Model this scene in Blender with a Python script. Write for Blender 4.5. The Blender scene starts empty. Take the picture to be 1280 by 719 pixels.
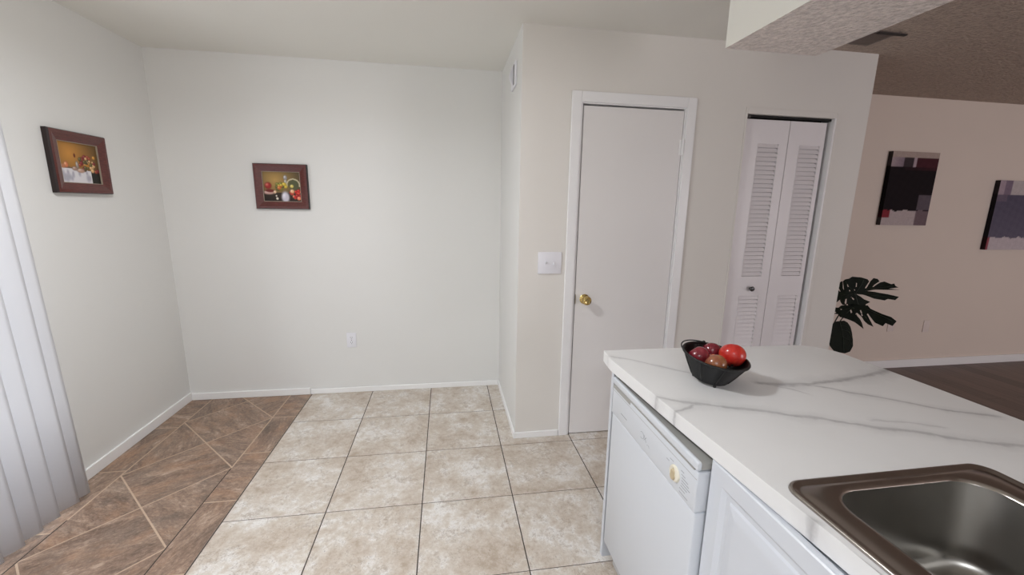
import bpy, bmesh, math, random
from mathutils import Vector, Matrix
random.seed(7)
scn = bpy.context.scene
C = scn.collection
PI = math.pi

# ------------------------------------------------------------------ colour
def lin(c):
    return tuple((v/255/12.92) if v/255 <= .04045 else ((v/255+.055)/1.055)**2.4 for v in c)
def L4(c): return (*lin(c), 1.0)

# ------------------------------------------------------------------ materials
def nt(name):
    m = bpy.data.materials.new(name); m.use_nodes = True
    t = m.node_tree; b = t.nodes['Principled BSDF']
    return m, t, b
def N(t, typ, **kw):
    n = t.nodes.new(typ)
    for k, v in kw.items():
        if k in n.inputs: n.inputs[k].default_value = v
        else: setattr(n, k, v)
    return n
def math_(t, op, a, b=None, c=None, clamp=False):
    n = t.nodes.new('ShaderNodeMath'); n.operation = op; n.use_clamp = clamp
    for i, v in enumerate((a, b, c)):
        if v is None: continue
        if isinstance(v, (int, float)): n.inputs[i].default_value = v
        else: t.links.new(v, n.inputs[i])
    return n.outputs[0]
def mixc(t, f, a, b):
    n = t.nodes.new('ShaderNodeMix'); n.data_type = 'RGBA'
    for i, v in ((0, f), (6, a), (7, b)):
        if isinstance(v, (int, float)): n.inputs[i].default_value = v
        elif isinstance(v, tuple): n.inputs[i].default_value = v if len(v) == 4 else (*v, 1)
        else: t.links.new(v, n.inputs[i])
    return n.outputs[2]
def ramp(t, f, stops, interp='LINEAR'):
    n = t.nodes.new('ShaderNodeValToRGB'); n.color_ramp.interpolation = interp
    e = n.color_ramp.elements
    e[0].position, e[0].color = stops[0]; e[1].position, e[1].color = stops[1]
    for p, c in stops[2:]:
        x = e.new(p); x.color = c
    t.links.new(f, n.inputs[0]); return n.outputs[0]
def noise(t, vec, scale, detail=4, rough=.55, dist=0):
    n = t.nodes.new('ShaderNodeTexNoise'); n.inputs['Scale'].default_value = scale
    n.inputs['Detail'].default_value = detail; n.inputs['Roughness'].default_value = rough
    n.inputs['Distortion'].default_value = dist
    if vec is not None: t.links.new(vec, n.inputs['Vector'])
    return n.outputs['Fac']
def bump(t, b, h, strength, dist=.01):
    n = t.nodes.new('ShaderNodeBump'); n.inputs['Strength'].default_value = strength
    n.inputs['Distance'].default_value = dist
    t.links.new(h, n.inputs['Height']); t.links.new(n.outputs[0], b.inputs['Normal'])
def objco(t): return t.nodes.new('ShaderNodeTexCoord').outputs['Object']

def plain(name, col, rough=.5, metal=0, var=.04, scale=30, bmp=0, spec=None, coat=0):
    m, t, b = nt(name)
    co = objco(t); f = noise(t, co, scale)
    c = lin(col)
    dk = tuple(x*(1-var) for x in c); lt = tuple(min(1, x*(1+var)) for x in c)
    t.links.new(mixc(t, f, dk, lt), b.inputs['Base Color'])
    b.inputs['Roughness'].default_value = rough; b.inputs['Metallic'].default_value = metal
    if spec is not None: b.inputs['Specular IOR Level'].default_value = spec
    if coat: b.inputs['Coat Weight'].default_value = coat; b.inputs['Coat Roughness'].default_value = .1
    if bmp: bump(t, b, f, bmp, .002)
    return m

def wallmat(name, col, grain=160, strength=.08):
    m, t, b = nt(name); co = objco(t)
    f = noise(t, co, 2.2, 3); g = noise(t, co, grain, 3)
    c = lin(col)
    t.links.new(mixc(t, f, tuple(x*.975 for x in c), tuple(x*1.02 for x in c)), b.inputs['Base Color'])
    b.inputs['Roughness'].default_value = .62; b.inputs['Specular IOR Level'].default_value = .3
    bump(t, b, g, strength, .0015)
    return m

def popcorn(name, col):
    m, t, b = nt(name); co = objco(t)
    v = t.nodes.new('ShaderNodeTexVoronoi'); v.inputs['Scale'].default_value = 60
    t.links.new(co, v.inputs['Vector'])
    h = math_(t, 'SUBTRACT', 1.0, v.outputs['Distance'])
    n2 = noise(t, co, 48, 4, .7)
    hh = math_(t, 'ADD', math_(t, 'MULTIPLY', h, .7), n2)
    c = lin(col)
    t.links.new(mixc(t, ramp(t, n2, [(.3, (0,0,0,1)), (.7, (1,1,1,1))]), tuple(x*.74 for x in c), tuple(min(1, x*1.14) for x in c)), b.inputs['Base Color'])
    b.inputs['Roughness'].default_value = .9; b.inputs['Specular IOR Level'].default_value = .1
    bump(t, b, hh, .9, .012)
    return m

WALL = (220, 220, 218)
m_wall = wallmat('wall_paint', WALL)
m_wall_liv = wallmat('living_wall_paint', (218, 205, 194))
m_front = wallmat('front_wall_paint', (220, 217, 212))
m_ceil = wallmat('ceiling_paint', (228, 227, 221), 90, .12)
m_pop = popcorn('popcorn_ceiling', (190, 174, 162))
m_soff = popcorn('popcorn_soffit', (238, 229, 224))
m_soffside = wallmat('soffit_paint', (240, 240, 234))
m_trim = plain('trim_white', (236, 236, 236), .35, var=.015)
m_door = plain('door_white', (222, 220, 219), .42, var=.012, scale=4)
m_casing = plain('casing_white', (232, 232, 233), .35, var=.015)
m_bif = plain('bifold_white', (222, 218, 220), .4, var=.015)
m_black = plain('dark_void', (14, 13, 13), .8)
m_brass = plain('brass', (205, 180, 118), .22, 1, var=.05)
m_blackm = plain('black_wire', (9, 9, 10), .45, .0, var=.2)
m_bknob = plain('black_knob', (24, 20, 20), .3)
m_plate = plain('plate_white', (226, 226, 232), .3, var=.01)
m_slot = plain('slot_dark', (70, 66, 64), .6)
m_ivory = plain('plate_ivory', (222, 210, 204), .4, var=.02)
m_blind = None
m_app = plain('appliance_white', (206, 210, 216), .3, var=.008, scale=8)
m_appg = plain('appliance_edge_grey', (186, 187, 189), .35, var=.02)
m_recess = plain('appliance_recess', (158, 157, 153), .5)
m_cream = plain('cream_dial', (226, 221, 204), .35)
m_tan = plain('tan_dial_grip', (190, 174, 142), .4)
m_print = plain('grey_print', (150, 153, 158), .6)
m_cab = plain('cabinet_white', (206, 210, 217), .33, var=.01, scale=6)
m_galv = plain('galvanised_toe', (128, 131, 134), .4, .7, var=.5, scale=70)
m_pot = plain('grey_pot', (88, 84, 82), .6, var=.1)
m_soil = plain('soil', (40, 30, 24), .95, var=.5, scale=90, bmp=.6)
m_stem = plain('plant_stem', (34, 46, 24), .5, var=.2)
m_vent = plain('vent_metal', (112, 100, 94), .5, var=.1)
m_ventd = plain('vent_dark', (40, 34, 32), .7)

# translucent blind vinyl
m_blind, t, b = nt('blind_vinyl')
b.inputs['Base Color'].default_value = L4((226, 226, 228)); b.inputs['Roughness'].default_value = .5
co = objco(t); bump(t, b, noise(t, co, 200, 2), .05, .001)
tr = N(t, 'ShaderNodeBsdfTranslucent'); tr.inputs['Color'].default_value = L4((228, 229, 232))
mx = N(t, 'ShaderNodeMixShader'); mx.inputs[0].default_value = .42
t.links.new(b.outputs[0], mx.inputs[1]); t.links.new(tr.outputs[0], mx.inputs[2])
t.links.new(mx.outputs[0], t.nodes['Material Output'].inputs[0])

# mahogany picture frame
m_frame, t, b = nt('mahogany'); co = objco(t)
mp = N(t, 'ShaderNodeMapping'); mp.inputs['Scale'].default_value = (6, 6, 60); t.links.new(co, mp.inputs['Vector'])
f = noise(t, mp.outputs[0], 6, 6, .6)
t.links.new(ramp(t, f, [(.25, L4((54, 20, 17))), (.8, L4((112, 52, 46)))]), b.inputs['Base Color'])
b.inputs['Roughness'].default_value = .3; b.inputs['Coat Weight'].default_value = .3
m_frame_dark = plain('frame_edge_dark', (30, 16, 14), .4, var=.2)
m_fillet = plain('frame_fillet', (150, 138, 122), .5, .0, var=.1)

# picture surfaces read a colour attribute
def attr_mat(name, rough=.45, grain=0):
    m, t, b = nt(name)
    a = t.nodes.new('ShaderNodeVertexColor'); a.layer_name = 'Col'
    if grain:
        g = noise(t, objco(t), 90, 4, .7)
        c = mixc(t, ramp(t, g, [(.3, (.8, .8, .8, 1)), (.7, (1.15, 1.15, 1.15, 1))]), (0, 0, 0, 1), a.outputs[0])
        mm = t.nodes.new('ShaderNodeMix'); mm.data_type = 'RGBA'; mm.blend_type = 'MULTIPLY'; mm.inputs[0].default_value = 1
        t.links.new(a.outputs[0], mm.inputs[6]); t.links.new(ramp(t, g, [(.3, (.82, .82, .82, 1)), (.7, (1, 1, 1, 1))]), mm.inputs[7])
        t.links.new(mm.outputs[2], b.inputs['Base Color'])
    else:
        t.links.new(a.outputs[0], b.inputs['Base Color'])
    b.inputs['Roughness'].default_value = rough; b.inputs['Specular IOR Level'].default_value = .2
    return m
m_paint = attr_mat('still_life_print', .35)
m_canvas = attr_mat('abstract_canvas', .85, 1)

# floor tiles (uv: metres inside each tile, shifted and turned per tile)
def uvco(t):
    n = t.nodes.new('ShaderNodeUVMap'); n.uv_map = 'UVMap'; return n.outputs[0]
m_beige, t, b = nt('beige_stone_tile'); uv = uvco(t)
f1 = noise(t, uv, 4.5, 3, .6, .05); f2 = noise(t, uv, 16, 10, .78, .1); f3 = noise(t, uv, 130, 4, .7); f4 = noise(t, uv, 9, 8, .75, .1); f5 = noise(t, uv, 22, 6, .7, .3)
ff = math_(t, 'ADD', math_(t, 'MULTIPLY', f1, .5), math_(t, 'MULTIPLY', f2, .5))
c1 = ramp(t, ff, [(.38, L4((170, 155, 139))), (.45, L4((190, 178, 165))), (.51, L4((203, 195, 185))), (.57, L4((220, 217, 213)))])
c2 = mixc(t, ramp(t, f4, [(.52, (0, 0, 0, 1)), (.62, (.5, .5, .5, 1))]), c1, L4((170, 153, 134)))
crack = math_(t, 'SUBTRACT', 1.0, math_(t, 'MULTIPLY', math_(t, 'ABSOLUTE', math_(t, 'SUBTRACT', f5, .5)), 30), clamp=True)
crack = math_(t, 'MULTIPLY', math_(t, 'MULTIPLY', crack, ramp(t, f4, [(.45, (0, 0, 0, 1)), (.58, (1, 1, 1, 1))])), .45)
c2 = mixc(t, crack, c2, L4((128, 112, 96)))
c3 = mixc(t, ramp(t, math_(t, 'MULTIPLY', f3, math_(t, 'ADD', f2, .5)), [(.60, (0, 0, 0, 1)), (.72, (.7, .7, .7, 1))]), c2, L4((112, 95, 80)))
t.links.new(c3, b.inputs['Base Color'])
b.inputs['Roughness'].default_value = .42; b.inputs['Specular IOR Level'].default_value = .4
bump(t, b, f2, .12, .002)

m_brown, t, b = nt('brown_slate_tile'); uv = uvco(t)
mp = N(t, 'ShaderNodeMapping'); mp.inputs['Scale'].default_value = (1.0, 2.4, 1); t.links.new(uv, mp.inputs['Vector'])
f1 = noise(t, mp.outputs[0], 4.5, 9, .74, .6); f2 = noise(t, mp.outputs[0], 26, 8, .8, .3); f3 = noise(t, mp.outputs[0], 4.2, 5, .6, .4); f4 = noise(t, uv, 5, 4, .6, .2)
ff = math_(t, 'ADD', math_(t, 'MULTIPLY', f1, .58), math_(t, 'MULTIPLY', f2, .42))
c1 = ramp(t, ff, [(.36, L4((82, 66, 56))), (.45, L4((120, 99, 85))), (.53, L4((148, 124, 107))), (.63, L4((192, 170, 151)))])
c2 = mixc(t, ramp(t, f3, [(.50, (0, 0, 0, 1)), (.68, (.55, .55, .55, 1))]), c1, L4((168, 130, 102)))
c2 = mixc(t, ramp(t, f4, [(.50, (0, 0, 0, 1)), (.66, (.45, .45, .45, 1))]), c2, L4((108, 98, 90)))
f5 = noise(t, uv, 70, 6, .8)
c2 = mixc(t, ramp(t, f5, [(.52, (0, 0, 0, 1)), (.66, (.4, .4, .4, 1))]), c2, L4((78, 64, 55)))
c2 = mixc(t, ramp(t, f5, [(.34, (.35, .35, .35, 1)), (.46, (0, 0, 0, 1))]), c2, L4((196, 176, 158)))
t.links.new(c2, b.inputs['Base Color'])
b.inputs['Roughness'].default_value = .45; bump(t, b, ff, .2, .003)
m_grout_d = plain('dark_grout', (66, 58, 52), .9, var=.2, scale=60)
m_grout_l = plain('tan_grout', (188, 165, 144), .9, var=.15, scale=60)

m_wood, t, b = nt('dark_wood_planks'); co = objco(t)
br = N(t, 'ShaderNodeTexBrick'); br.offset = .37
mp = N(t, 'ShaderNodeMapping'); mp.inputs['Rotation'].default_value = (0, 0, PI/2); t.links.new(co, mp.inputs['Vector'])
t.links.new(mp.outputs[0], br.inputs['Vector'])
for k, v in (('Scale', 1), ('Brick Width', 1.2), ('Row Height', .15), ('Mortar Size', .0015), ('Bias', 0)): br.inputs[k].default_value = v
br.inputs['Color1'].default_value = L4((92, 76, 70)); br.inputs['Color2'].default_value = L4((116, 98, 90)); br.inputs['Mortar'].default_value = L4((52, 42, 38))
mp2 = N(t, 'ShaderNodeMapping'); mp2.inputs['Scale'].default_value = (30, 1.6, 1); t.links.new(co, mp2.inputs['Vector'])
g = noise(t, mp2.outputs[0], 2, 6, .6, .4)
mm = t.nodes.new('ShaderNodeMix'); mm.data_type = 'RGBA'; mm.blend_type = 'MULTIPLY'; mm.inputs[0].default_value = 1
t.links.new(br.outputs['Color'], mm.inputs[6]); t.links.new(ramp(t, g, [(.3, (.7, .7, .7, 1)), (.7, (1.15, 1.12, 1.1, 1))]), mm.inputs[7])
t.links.new(mm.outputs[2], b.inputs['Base Color']); b.inputs['Roughness'].default_value = .45

# marble worktop: veins are curves y = f(x) on the slab
m_marble, t, b = nt('white_marble'); co = objco(t)
sp = N(t, 'ShaderNodeSeparateXYZ'); t.links.new(co, sp.inputs[0])
X, Y = sp.outputs[0], sp.outputs[1]
w1 = noise(t, co, 9, 5, .6); w2 = noise(t, co, 30, 5, .65); w3 = noise(t, co, 5, 3); w4 = math_(t, 'MAXIMUM', noise(t, co, 11, 4, .6), .22)
warp = math_(t, 'ADD', math_(t, 'MULTIPLY', math_(t, 'SUBTRACT', w1, .5), .03), math_(t, 'MULTIPLY', math_(t, 'SUBTRACT', w2, .5), .018))
XX = math_(t, 'DIVIDE', math_(t, 'SUBTRACT', X, .4), 1.2)
veins = [  # points, width, strength
 ([(.51,-1.802),(.55,-1.826),(.602,-1.865),(.632,-1.90),(.664,-1.927),(.71,-1.97),(.78,-2.04)], .007, .42),
 ([(.503,-2.134),(.573,-2.185),(.673,-2.228),(.733,-2.25),(.861,-2.308),(.945,-2.349),(1.022,-2.392),(1.103,-2.426),(1.172,-2.466),(1.293,-2.514),(1.46,-2.57)], .010, .5),
 ([(.515,-2.242),(.533,-2.244),(.567,-2.229),(.604,-2.209)], .006, .5),
 ([(.90,-2.09),(.996,-2.117),(1.101,-2.117),(1.207,-2.104),(1.283,-2.093),(1.39,-2.071),(1.48,-2.044)], .013, .6),
 ([(1.0,-2.118),(1.036,-2.122),(1.1,-2.148),(1.145,-2.19),(1.194,-2.224),(1.249,-2.274),(1.318,-2.327),(1.43,-2.384)], .008, .55),
 ([(.47,-2.515),(.484,-2.555),(.499,-2.585),(.526,-2.63),(.56,-2.66)], .012, .7),
 ([(1.04,-2.36),(1.12,-2.378),(1.2,-2.41)], .006, .3),
 ([(.9,-2.09),(.96,-2.13),(1.0,-2.175)], .006, .45),
]
tot = None
for pts, wd, st in veins:
    fc = t.nodes.new('ShaderNodeFloatCurve'); cv = fc.mapping.curves[0]
    nrm = [((x-.4)/1.2, (y+2.8)/1.2) for x, y in pts]
    cv.points[0].location = nrm[0]; cv.points[1].location = nrm[-1]
    for p in nrm[1:-1]: cv.points.new(*p)
    fc.mapping.extend = 'EXTRAPOLATED'; fc.mapping.update()
    t.links.new(XX, fc.inputs['Value'])
    fy = math_(t, 'SUBTRACT', math_(t, 'MULTIPLY', fc.outputs[0], 1.2), 2.8)
    d = math_(t, 'ABSOLUTE', math_(t, 'ADD', math_(t, 'SUBTRACT', Y, fy), warp))
    wdn = math_(t, 'MULTIPLY', math_(t, 'ADD', math_(t, 'MULTIPLY', w4, 2.2), -.25), wd*1.35)
    core = math_(t, 'SUBTRACT', 1.0, math_(t, 'DIVIDE', d, wdn), clamp=True)
    halo = math_(t, 'MULTIPLY', math_(t, 'SUBTRACT', 1.0, math_(t, 'DIVIDE', d, math_(t, 'MULTIPLY', wdn, 3.6)), clamp=True), .38)
    v = math_(t, 'ADD', math_(t, 'MULTIPLY', math_(t, 'POWER', core, .8), .8), halo)
    ma = math_(t, 'MULTIPLY', math_(t, 'SUBTRACT', X, pts[0][0]-.015), 40, clamp=True)
    mb = math_(t, 'MULTIPLY', math_(t, 'SUBTRACT', pts[-1][0]+.015, X), 40, clamp=True)
    v = math_(t, 'MULTIPLY', math_(t, 'MULTIPLY', v, math_(t, 'MULTIPLY', ma, mb)), st)
    tot = v if tot is None else math_(t, 'MAXIMUM', tot, v)
tot = math_(t, 'MULTIPLY', tot, math_(t, 'ADD', math_(t, 'MULTIPLY', w2, .9), .5), clamp=True)
base = mixc(t, w3, L4((222, 222, 222)), L4((230, 230, 230)))
t.links.new(mixc(t, tot, base, L4((134, 133, 136))), b.inputs['Base Color'])
b.inputs['Roughness'].default_value = .28; b.inputs['Specular IOR Level'].default_value = .4

m_steel, t, b = nt('brushed_steel'); co = objco(t)
mp = N(t, 'ShaderNodeMapping'); mp.inputs['Scale'].default_value = (3, 3, 3); t.links.new(co, mp.inputs['Vector'])
g = noise(t, mp.outputs[0], 5, 3)
t.links.new(mixc(t, g, L4((160, 153, 147)), L4((170, 164, 158))), b.inputs['Base Color'])
b.inputs['Metallic'].default_value = 1
t.links.new(math_(t, 'ADD', math_(t, 'MULTIPLY', g, .06), .20), b.inputs['Roughness'])

m_basin = m_steel.copy(); m_basin.name = 'brushed_steel_basin'
for n in m_basin.node_tree.nodes:
    if n.type == 'MIX': n.inputs[6].default_value = L4((142, 139, 134)); n.inputs[7].default_value = L4((154, 151, 146))
for n in m_basin.node_tree.nodes:
    if n.type == 'MATH' and n.operation == 'ADD': n.inputs[1].default_value = .30
bt = m_basin.node_tree; bb_ = bt.nodes['Principled BSDF']; bb_.inputs['Anisotropic'].default_value = .8
tg = bt.nodes.new('ShaderNodeTangent'); tg.direction_type = 'RADIAL'; tg.axis = 'Z'; bt.links.new(tg.outputs[0], bb_.inputs['Tangent'])
def fruit_mat(name, a, bb, c, s):
    m, t, b = nt(name); co = objco(t)
    mp = N(t, 'ShaderNodeMapping'); mp.inputs['Scale'].default_value = (1, 1, .35); t.links.new(co, mp.inputs['Vector'])
    f = noise(t, mp.outputs[0], s, 5, .6, .3); f2 = noise(t, co, 220, 2)
    c1 = ramp(t, f, [(.3, L4(a)), (.55, L4(bb)), (.75, L4(c))])
    t.links.new(mixc(t, ramp(t, f2, [(.62, (0, 0, 0, 1)), (.72, (.4, .4, .4, 1))]), c1, L4(c)), b.inputs['Base Color'])
    b.inputs['Roughness'].default_value = .25; b.inputs['Coat Weight'].default_value = .25
    return m
m_red = fruit_mat('red_apple_skin', (176, 30, 26), (200, 48, 40), (214, 92, 64), 22)
m_plum = fruit_mat('dark_plum_skin', (104, 26, 40), (126, 38, 50), (150, 62, 70), 24)
m_mix = fruit_mat('russet_apple_skin', (128, 52, 44), (146, 92, 60), (166, 126, 76), 26)
m_org = fruit_mat('orange_apple_skin', (190, 84, 58), (214, 120, 84), (226, 160, 116), 22)

m_leaf, t, b = nt('monstera_leaf'); co = objco(t)
f = noise(t, co, 14, 4)
t.links.new(mixc(t, f, L4((7, 12, 7)), L4((20, 30, 16))), b.inputs['Base Color'])
b.inputs['Roughness'].default_value = .6; b.inputs['Specular IOR Level'].default_value = .12
m_rib = plain('leaf_rib', (34, 44, 30), .6, var=.2)

# ------------------------------------------------------------------ mesh helpers
class MB:
    def __init__(s): s.bm = bmesh.new(); s.mi = 0
    def box(s, x0, x1, y0, y1, z0, z1, mi=None, bevel=0, seg=2):
        vs = [s.bm.verts.new((x, y, z)) for x in (x0, x1) for y in (y0, y1) for z in (z0, z1)]
        q = [(0,1,3,2), (4,6,7,5), (0,4,5,1), (2,3,7,6), (0,2,6,4), (1,5,7,3)]
        fs = [s.bm.faces.new([vs[i] for i in f]) for f in q]
        for f in fs: f.material_index = s.mi if mi is None else mi
        if bevel:
            es = list({e for f in fs for e in f.edges})
            bmesh.ops.bevel(s.bm, geom=es, offset=bevel, segments=seg, profile=.5, affect='EDGES', clamp_overlap=True)
        return s
    def quad(s, pts, mi=None):
        f = s.bm.faces.new([s.bm.verts.new(p) for p in pts]); f.material_index = s.mi if mi is None else mi; return f
    def rings(s, rings, cap0=True, cap1=True, closed=True, mi=None):
        R = [[s.bm.verts.new(p) for p in r] for r in rings]
        n = len(R[0]); k = s.mi if mi is None else mi
        for a, b in zip(R, R[1:]):
            for i in range(n if closed else n-1):
                j = (i+1) % n
                f = s.bm.faces.new((a[i], a[j], b[j], b[i])); f.material_index = k
        if cap0: f = s.bm.faces.new(R[0][::-1]); f.material_index = k
        if cap1: f = s.bm.faces.new(R[-1]); f.material_index = k
        return s
    def lathe(s, prof, axis=(0,0,1), org=(0,0,0), n=28, mi=None):
        ax = Vector(axis).normalized(); q = Vector((0,0,1)).rotation_difference(ax).to_matrix(); o = Vector(org)
        rs = [[o + q @ Vector((max(r, 1e-4)*math.cos(2*PI*i/n), max(r, 1e-4)*math.sin(2*PI*i/n), z)) for i in range(n)] for r, z in prof]
        return s.rings(rs, True, True, True, mi)
    def tube(s, pts, r, n=8, closed=False, mi=None):
        P = [Vector(p) for p in pts]; m = len(P); rs = []
        up = None
        for i in range(m):
            d = (P[(i+1) % m]-P[i-1]) if closed else (P[min(i+1, m-1)]-P[max(i-1, 0)])
            d.normalize()
            if up is None:
                up = Vector((0,0,1)) if abs(d.z) < .9 else Vector((1,0,0))
            a = (up - d*up.dot(d)).normalized(); bb = d.cross(a); up = a
            rr = r[i] if isinstance(r, (list, tuple)) else r
            rs.append([P[i]+a*rr*math.cos(2*PI*k/n)+bb*rr*math.sin(2*PI*k/n) for k in range(n)])
        if closed: return s.rings(rs+[rs[0]], False, False, True, mi)
        return s.rings(rs, True, True, True, mi)
    def build(s, name, mats, parent=None, smooth=None, bevel=0, loc=None):
        bmesh.ops.recalc_face_normals(s.bm, faces=s.bm.faces[:])
        me = bpy.data.meshes.new(name); 
        if loc is not None: bmesh.ops.translate(s.bm, verts=s.bm.verts[:], vec=-Vector(loc))
        s.bm.to_mesh(me); s.bm.free()
        for m in (mats if isinstance(mats, (list, tuple)) else [mats]): me.materials.append(m)
        if smooth:
            for p in me.polygons: p.use_smooth = True
            me.set_sharp_from_angle(angle=math.radians(smooth))
        o = bpy.data.objects.new(name, me); C.objects.link(o)
        if parent is not None: o.parent = parent
        if loc is not None: o.location = loc
        if bevel:
            bv = o.modifiers.new('bevel', 'BEVEL'); bv.width = bevel; bv.segments = 2; bv.limit_method = 'ANGLE'
        return o
def struct(o): o['kind'] = 'structure'; return o
def tag(o, label, cat, group=None):
    o['label'] = label; o['category'] = cat
    if group: o['group'] = group
    return o
def empty(name, loc=(0,0,0)):
    o = bpy.data.objects.new(name, None); C.objects.link(o); o.location = loc; o.empty_display_size = .05; return o
def part(mb, name, mats, root, **kw):
    """mesh built in world coordinates, parented to an Empty that only has a location"""
    l = root.matrix_basis.translation.copy()
    p = root.parent
    while p is not None: l += p.matrix_basis.translation; p = p.parent
    bmesh.ops.translate(mb.bm, verts=mb.bm.verts[:], vec=-l)
    return mb.build(name, mats, root, **kw)
def box(*a, **k): return MB().box(*a, **k)

# ------------------------------------------------------------------ room
H = 2.43; XL = -2.012; XC = .318; YF = -.826; XE = 2.556; YL = -.065
struct(box(XL-.1, XC+.1, 0, .1, 0, H).build('wall_back', m_wall))
mb = MB(); mb.box(XL-.1, XL, -1.15, 0, 0, H); mb.box(XL-.1, XL, -3.2, -1.15, 2.06, H); mb.box(XL-.1, XL, -6, -3.2, 0, H)
struct(mb.build('wall_left', m_wall))
struct(box(XC, XC+.1, YF+.001, -.0005, 0, H).build('wall_side', m_wall))
mb = MB()
y0, y1 = YF, YF+.115
D0, D1, DT = .662, 1.306, 2.052       # door opening
B0, B1, BT = 1.706, 2.325, 2.042      # bifold opening
mb.box(XC+.0005, D0, y0, y1, 0, H); mb.box(D0, D1, y0, y1, DT, H); mb.box(D1, B0, y0, y1, 0, H)
mb.box(B0, B1, y0, y1, BT, H); mb.box(B1, XE, y0, y1, 0, H)
struct(mb.build('wall_front', m_front))
struct(box(XE-.1, XE, y1, YL, 0, H).build('wall_end', m_wall_liv))
struct(box(XC+.1, 7.2, YL, YL+.1, 0, H).build('wall_living', m_wall_liv))
struct(box(7.1, 7.2, -6, YL, 0, H).build('wall_right', m_wall_liv))
struct(box(XL-.1, 7.2, -6.1, -6, 0, H).build('wall_behind', m_wall))
struct(box(XL-.1, 1.80, -6, .1, H, H+.1).build('ceiling', m_ceil))
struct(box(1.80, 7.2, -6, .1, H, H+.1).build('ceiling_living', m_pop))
mb = MB()
S0, S1, SE, SZ = 1.058, 1.492, -1.502, 2.13
mb.box(S0, S1, -6, SE, SZ, H)
for f in mb.bm.faces:
    n = f.normal; f.normal_update()
    f.material_index = 1 if f.normal.z < -.5 else 0
struct(mb.build('trim_soffit', [m_soffside, m_soff]))

# baseboards
def baseb(name, x0, x1, y0, y1, h, m=m_trim):
    return struct(box(x0, x1, y0, y1, 0, h).build(name, m, bevel=.003))
baseb('baseboard_left', XL, XL+.014, -1.15, 0, .062)
baseb('baseboard_back', XL+.014, -1.165, -.014, 0, .052)
baseb('baseboard_back_right', -1.163, XC-.012, -.012, 0, .040)
baseb('baseboard_side', XC-.012, XC, YF-.012, 0, .040)
baseb('baseboard_front', XC, .6, YF-.012, YF, .040)
baseb('baseboard_living', XE, 7.1, YL-.016, YL, .078, m_trim)

# ------------------------------------------------------------------ tiled floor
S = .4572; OX = -.6967; OY = -.4453
fl = bmesh.new(); uvl = fl.loops.layers.uv.new('UVMap')
def clip(poly, axis, val, keep_less):
    out = []
    for i, p in enumerate(poly):
        q = poly[(i+1) % len(poly)]
        ip = (p[axis] <= val) == keep_less or p[axis] == val; iq = (q[axis] <= val) == keep_less or q[axis] == val
        if ip: out.append(p)
        if ip != iq:
            tt = (val-p[axis])/(q[axis]-p[axis]); out.append((p[0]+tt*(q[0]-p[0]), p[1]+tt*(q[1]-p[1])))
    return out
def inset(poly, d):
    """d: function(edge direction) -> inset"""
    n = len(poly); out = []
    ar = sum(poly[i][0]*poly[(i+1)%n][1]-poly[(i+1)%n][0]*poly[i][1] for i in range(n))
    if ar < 0: poly = poly[::-1]
    lines = []
    for i in range(n):
        a, b = Vector(poly[i]), Vector(poly[(i+1) % n]); e = (b-a)
        if e.length < 1e-6: continue
        e.normalize(); nn = Vector((-e.y, e.x)); lines.append((a+nn*d(e), e))
    m = len(lines)
    for i in range(m):
        (p, e), (q, g) = lines[i-1], lines[i]
        den = e.x*g.y-e.y*g.x
        if abs(den) < 1e-6: continue
        s = ((q.x-p.x)*g.y-(q.y-p.y)*g.x)/den
        out.append((p.x+e.x*s, p.y+e.y*s))
    return out
def tile(poly, mi, z=0, d=None, rot=None):
    if d: poly = inset(poly, d)
    if len(poly) < 3: return
    f = fl.faces.new([fl.verts.new((x, y, z)) for x, y in poly]); f.material_index = mi
    if f.calc_area() < 1e-5: return
    f.normal_update()
    if f.normal.z < 0: f.normal_flip()
    a = random.choice([0, PI/2, PI, 3*PI/2])+random.uniform(-.15, .15) if rot is None else rot
    ox, oy = random.uniform(0, 50), random.uniform(0, 50)
    ca, sa = math.cos(a), math.sin(a)
    for l in f.loops:
        x, y = l.vert.co.x, l.vert.co.y
        l[uvl].uv = (ca*x-sa*y+ox, sa*x+ca*y+oy)
def rect(x0, x1, y0, y1): return [(x0, y0), (x1, y0), (x1, y1), (x0, y1)]
# grout bed + slab
XB = OX-S                     # edge between brown and beige
tile(rect(XB-.004, 1.9, -6, .05), 2, -.0012)
tile(rect(XL-.05, XB-.004, -6, .05), 3, -.0004)
gd = lambda e: .0026 if abs(e.y) > .5 else .0016
yrows = [.05]+[OY-k*S for k in range(0, 13)]
for c in range(-1, 6):
    for a, b in zip(yrows, yrows[1:]):
        x0 = OX+c*S; x1 = min(x0+S, 1.9)
        tile(rect(x0, x1, b, a), 0, 0, gd)
IL, IR = -1.862, -1.311
gl = lambda e: .0036
strips = [( XL-.05, IL, [.05, -.42, -.88, -1.33, -1.79, -2.25, -2.7, -3.2, -3.9, -4.6, -6]),
          ( IR, XB-.001, [.05, -.36, -.79, -1.21, -1.64, -2.1, -2.55, -3.0, -3.9, -4.8, -6])]
for x0, x1, ys in strips:
    for a, b in zip(ys, ys[1:]): tile(rect(x0, x1, b, a), 1, 0, gl, rot=random.choice([PI/2, PI/2+.3, .2]))
xc, hw, hh = (IL+IR)/2, (IR-IL)/2, .2825
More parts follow.
